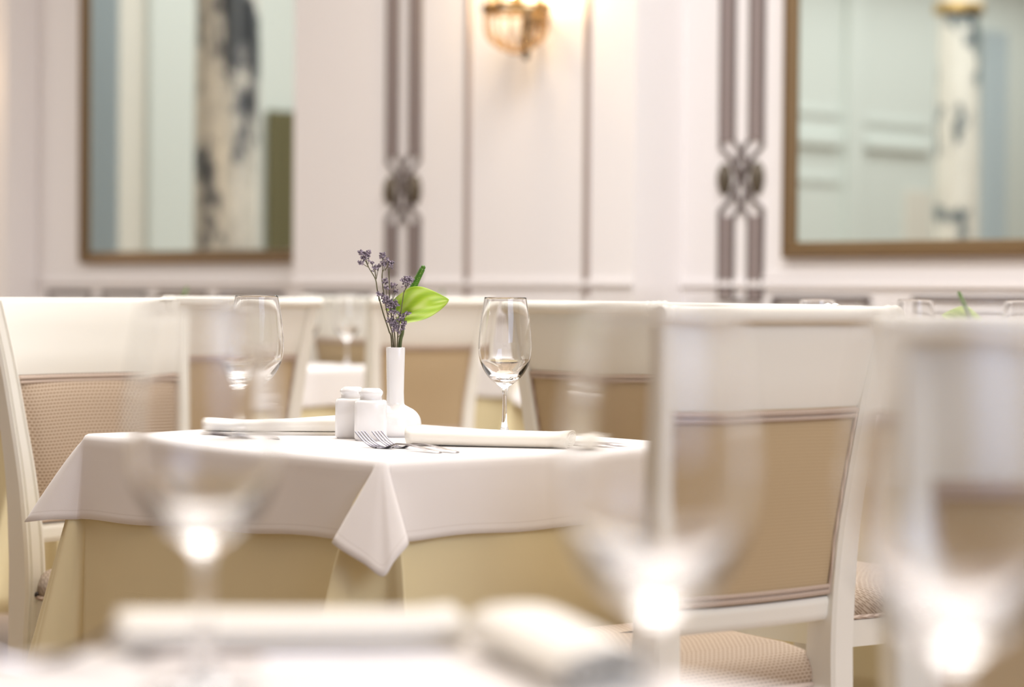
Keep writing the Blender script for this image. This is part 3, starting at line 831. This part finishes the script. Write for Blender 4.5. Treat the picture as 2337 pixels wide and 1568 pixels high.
# dado frames: long outlined cartouches along the wall
def dado_frame(x0, x1, nb, label):
    t = thing('dado_ornament', PW + WU*((x0+x1)/2) + WN*nb, AW, label, 'ornament', 'taupe dado frames')
    w = (x1-x0)/2
    for z0, nm in ((.978,'upper_line'), (.914,'lower_line')):
        m = MB(); m.box(-w, w, -.012, 0, z0, z0+.022); m.build(nm, M['taupe_dark'], t)
    for s in (-1, 1):
        m = MB(); x = s*w
        m.sweep([[(x-.03*s,-.012,.994),(x-.03*s,0,.994),(x,0,.962),(x,-.012,.962)],[(x-.05*s,-.012,.99),(x-.05*s,0,.99),(x-.02*s,0,.962),(x-.02*s,-.012,.962)]])
        m.box(min(x,x-.02*s), max(x,x-.02*s), -.012, 0, .914, .97)
        m.build('end_scroll', M['taupe_dark'], t)
for a, b, nb, lb in ((-.08,.42,0,'dark outlined dado frame right of the right strapwork ornament'), (.62,1.6,0,'dark outlined dado frame under the right mirror, at the right edge'),
                     (-5.5,-5.05,0,'dark outlined dado frame at the far left above the chair back'),(-4.95,-4.5,0,'second dark outlined dado frame from the left'),(-4.4,-3.95,0,'third dark outlined dado frame from the left'),
                     (-3.85,-3.3,0,'dark outlined dado frame above the left wine glass'), (-2.75,-2.25,PP,'dark outlined dado frame left of the lilac sprigs')):
    dado_frame(a, b, nb, lb)

# mirrors
def mirror(x0, x1, z0, z1, label):
    t = thing('wall_mirror', PW + WU*((x0+x1)/2), AW, label, 'mirror', 'bronze framed wall mirrors')
    w = (x1-x0)/2; fw = .062
    prof = [(0,.0),(0,.028),(.012,.040),(.026,.034),(.040,.038),(.056,.022),(.062,.010),(.062,0)]
    m = MB()
    loop = [(-w,z0,1,1),(w,z0,-1,1),(w,z1,-1,-1),(-w,z1,1,-1)]
    rings = [[(x+sx*p, -q-.001, z+sz*p) for p, q in prof] for x, z, sx, sz in loop]
    m.sweep(rings, loop=True); m.build('frame', M['frame'], t, smooth=30)
    m = MB(); m.box(-w+fw-.006, w-fw+.006, -.010, -.002, z0+fw-.006, z1-fw+.006); m.build('mirror_glass', M['mirror'], t, smooth=0)
mirror(-5.14, -2.99, 1.150, 4.1, 'bronze framed mirror at left reflecting a veined marble column')
mirror(-.012, 2.2, 1.150, 4.1, 'bronze framed mirror at right reflecting pale panelled wall')
# flat raised surround panels around the mirrors
m = MB()
for (x0,x1) in ((.0-.16, 2.4),):
    m.box(x0, x1, -.006, .001, 1.07, 1.085)
wall_obj(m, 'trim_9', M['wallpaint'], kind='structure', label='thin panel moulding under the right mirror', cat='moulding')

# sconce
SX, SZ = -1.135, 2.225
sc_o = PW + WU*SX + WN*PP
sc = thing('wall_sconce', sc_o + Vector((0,0,SZ)), AW, 'lit brass wall sconce with amber crystal strands', 'sconce')
m = MB(); m.lathe([(0,-.02),(.03,-.018),(.034,-.01),(.034,0),(0,0)], 24)
m.v = [(x, z, y*1.9 - .05) for x, y, z in m.v]; m.build('backplate', M['brass'], sc)
m = MB(); m.tube(catmull([(0,-.015,-.05),(0,-.06,-.09),(0,-.11,-.07),(0,-.13,-.02)], 6), .009, 8)
m.tube([(0,-.13,-.03),(0,-.13,.05)], .010, 8); m.build('arm', M['brass'], sc)
m = MB(); m.lathe([(0,-.255),(.010,-.25),(.020,-.235),(.012,-.222),(.024,-.20),(.036,-.175),(.030,-.15),(.016,-.13),(.026,-.11),(.022,-.06),(.012,-.03),(0,-.03)], 18, 0.02, -.10, 0)
m.build('finial', M['boss'], sc)
RC = (0, -.14)
m = MB()
ring = lambda r, z, k=40: [(RC[0]+r*1.0*math.cos(2*PI*i/k), RC[1]+r*.9*math.sin(2*PI*i/k), z) for i in range(k+1)]
m.tube(ring(.140,-.055), .009, 8); m.tube(ring(.132,-.035), .006, 6)
for i in range(10):
    a = 2*PI*i/10; m.ball((RC[0]+.140*math.cos(a), RC[1]+.126*math.sin(a), -.035), .014, .014, .018, 8, 6)
m.build('crown_ring', M['brass'], sc)
for i in range(16):
    a = 2*PI*(i+.5)/16
    m = MB()
    for q in range(13):
        f = q/12; r = .138*(1 - f**4*.80); z = -.068 - .150*f
        m.ball((RC[0]+r*math.cos(a), RC[1]+.9*r*math.sin(a), z), .0075, .0075, .0095, 8, 6)
    m.build('crystal_strand', M['crystal'], sc)
for i, a in enumerate((-2.3, -1.57, -.84, .6, 2.5)):
    x, y = RC[0]+.105*math.cos(a), RC[1]+.09*math.sin(a)
    m = MB(); m.lathe([(0,-.05),(.012,-.045),(.017,-.03),(.010,-.02),(.010,.02),(0,.02)], 12, x, y, 0); cu = m.build('candle_cup', M['brass'], sc)
    m = MB(); m.lathe([(0,.02),(.012,.03),(.017,.045),(.013,.065),(.004,.085),(0,.088)], 12, x, y, 0); m.build('bulb', M['bulb'], cu)
lp = bpy.data.lights.new('sconce_lamp', 'POINT'); lp.energy = 17; lp.color = (1,.72,.40); lp.shadow_soft_size = .05
lo = bpy.data.objects.new('sconce_lamp', lp); COL.objects.link(lo); lo.location = sc_o + WN*.15 + Vector((0,0,SZ+.22))

l2 = bpy.data.lights.new('sconce_lamp', 'POINT'); l2.energy = 42; l2.color = (1,.66,.36); l2.shadow_soft_size = .06
l2o = bpy.data.objects.new('sconce_lamp', l2); COL.objects.link(l2o); l2o.location = PW + WU*-6.9 + WN*.55 + Vector((0,0,2.3))
# ------------------------------------------------------------------ the far end of the hall, seen only in the mirrors
def RW(w, n, z=0): return PW + WU*w + WN*n + Vector((0,0,z))
def column(w, n, r, label, cap_z, stone):
    t = thing('marble_column', RW(w, n), AW, label, 'column', 'veined marble columns')
    m = MB(); m.lathe([(0,0),(r*1.35,0),(r*1.35,.12),(r*1.2,.16),(r*1.2,.22),(r*1.02,.26),(0,.26)], 32); m.build('base', M['panelwhite'], t)
    m = MB(); m.lathe([(0,.26),(r,.26),(r*.96,cap_z*.6),(r*.88,cap_z),(0,cap_z)], 40); m.build('shaft', stone, t)
    m = MB(); m.lathe([(0,cap_z),(r*1.0,cap_z),(r*1.02,cap_z+.05),(r*.92,cap_z+.07),(r*1.0,cap_z+.3),(r*1.3,cap_z+.5),(r*1.3,cap_z+.56),(0,cap_z+.56)], 32); m.build('capital', M['ivorypanel'], t)
    m = MB(); m.lathe([(r*.8,cap_z-.03),(r*1.06,cap_z-.03),(r*1.10,cap_z+.015),(r*1.06,cap_z+.07),(r*.8,cap_z+.07)], 32); m.build('gilt_ring', M['gold'], t)
column(-8.78, 3.56, .26, 'dark veined marble column reflected in the left mirror', 4.2, M['marble'])
column(-8.62, 12.3, .23, 'pale veined marble column with gold capital reflected in the right mirror', 3.85, M['pale_marble'])
def end_panel(n0, n1, z0, z1, mt, name, label, cat, t_=.05, w=W0):
    m = MB(); m.box(w, w+t_, -n1, -n0, z0, z1)
    return tag(wall_obj(m, name, mt), label, cat)

for q, (n0, n1, z0, z1, t_, lb) in enumerate(((5.33,5.85,0,4.6,.10,'white pilaster of the end wall, reflected in the left mirror'),
        (15.27,15.56,0,4.8,.08,'pale pilaster of the end wall, reflected in the right mirror'),
        (14.0,15.2,3.16,3.22,.04,'upper pale moulding reflected in the right mirror, left part'), (15.62,16.9,3.10,3.17,.04,'upper pale moulding reflected in the right mirror, middle part'),
        (14.0,15.2,2.80,2.90,.09,'deep pale ledge reflected in the right mirror, left part'), (15.62,16.9,2.80,2.90,.09,'deep pale ledge reflected in the right mirror, middle part'),
        (14.0,15.2,2.36,2.42,.04,'lower pale moulding reflected in the right mirror, left part'))):
    o = end_panel(n0, n1, z0, z1, M['panelwhite'], 'trim_%d' % (10+q), lb, 'moulding', t_); o['kind'] = 'structure'
def drape(n0, n1, z0, z1, mt, label):
    m = MB(); k = 40; f = []; b = []
    for i in range(k+1):
        t = i/k; y = -(n0 + (n1-n0)*t); d = .05 + .035*math.sin(t*2*PI*6)
        f.append((W0+.03+d, y)); b.append((W0+.015+d*.5, y))
    loop = f + b[::-1]
    m.sweep([[(x, y, z0) for x, y in loop], [(x, y, z1) for x, y in loop]])
    tag(wall_obj(m, 'curtain', mt, smooth=60), label, 'curtain')
drape(4.70, 5.0, .02, 4.2, M['drape'], 'pale blue grey drape reflected at the left side of the left mirror')
drape(6.70, 7.9, .02, 2.75, M['olive'], 'olive brown curtain reflected at the right side of the left mirror')
drape(17.9, 18.4, .02, 4.4, M['drape'], 'pale blue grey drape reflected right of the column in the right mirror')
o = end_panel(16.43, 16.95, 1.0, 2.33, M['ivorypanel'], 'wall_panel', 'bright ivory panel reflected left of the column in the right mirror', 'panel', .03)
o = end_panel(5.02, 5.32, .2, 4.4, M['ivorypanel'], 'wall_panel', 'ivory panel reflected beside the drape in the left mirror', 'panel', .03)

# ------------------------------------------------------------------ lights
def area(name, loc, target, sx, sy, e, col=(1,1,1), spread=None):
    l = bpy.data.lights.new(name, 'AREA'); l.shape = 'RECTANGLE'; l.size = sx; l.size_y = sy; l.energy = e; l.color = col
    o = bpy.data.objects.new(name, l); COL.objects.link(o); o.location = loc
    d = Vector(target) - Vector(loc); o.rotation_euler = d.to_track_quat('-Z', 'Y').to_euler()
    return o
area('ceiling_light_main', (0.2,5.9,5.1), (0.2,5.7,0), 3.6, 3.6, 430, (1,.985,.97))
area('warm_near_fill', (-0.4,1.6,5.1), (-.4,1.7,0), 3.0, 3.0, 75, (1,.76,.55))  # added warm fill, stands in for bounce on sides facing the camera
p = RW(-1.4, 2.4, 5.1); area('bay_fill', p, p+Vector((0,0,-5)), 2.0, 1.6, 45, (1,.96,.93))  # invented fill to brighten the sconce bay, not a fitting of the room
p = RW(2.6, 2.8, 5.1); area('ceiling_light_right', p, p+Vector((0,0,-5)), 3, 3, 18, (.80,.87,1))
p = RW(W1-.1, 5, 2.8); area('window_daylight', p, RW(0,3,1.2), 5, 3.4, 205, (.50,.66,1))
area('side_fill', (3.3,0.0,4.0), (0.2,4.2,0.7), 2.2, 2.2, 115, (1,.93,.82))  # added camera-side fill to lift the chair backs, no real lamp here
p = RW(-7.0, 10.5, 5.1); area('far_end_fill', p, p+Vector((0,0,-5)), 15, 3.0, 620, (1,.99,.96)).rotation_euler = (0, 0, AW + PI/2)  # made-up fill so the mirrors reflect a bright hall end and columns
for i in range(8):
    a = 2*PI*i/8
    l = bpy.data.lights.new('chandelier_bulb', 'POINT'); l.energy = 3.5; l.color = (1,.80,.52); l.shadow_soft_size = .03
    o = bpy.data.objects.new('chandelier_bulb', l); COL.objects.link(o); o.location = (1.3+.45*math.cos(a), 1.9+.45*math.sin(a), 3.1 + .12*(i % 2))
p = RW(-10.9, 14.5, 5.1); area('end_wall_fill', p, p+Vector((0,0,-5)), 10, 1.6, 190, (1,.99,.96)).rotation_euler = (0, 0, AW + PI/2)  # extra fill added on the end wall to brighten the right mirror
p = RW(-11.0, 5.5, 5.1); area('end_wall_fill', p, p+Vector((0,0,-5)), 5, 1.2, 85, (1,.99,.96)).rotation_euler = (0, 0, AW + PI/2)  # smaller added fill, brightens the end wall for the left mirror
wd = bpy.data.worlds.new('world'); S.world = wd; wd.use_nodes = True
wd.node_tree.nodes['Background'].inputs[0].default_value = (.9,.93,1,1); wd.node_tree.nodes['Background'].inputs[1].default_value = .3

S.view_settings.view_transform = 'Standard'; S.view_settings.look = 'None'; S.view_settings.gamma = 1
S.view_settings.use_curve_mapping = False
S.view_settings.exposure = -0.22
S.cycles.max_bounces = 16; S.cycles.transmission_bounces = 16; S.cycles.glossy_bounces = 6; S.cycles.diffuse_bounces = 5
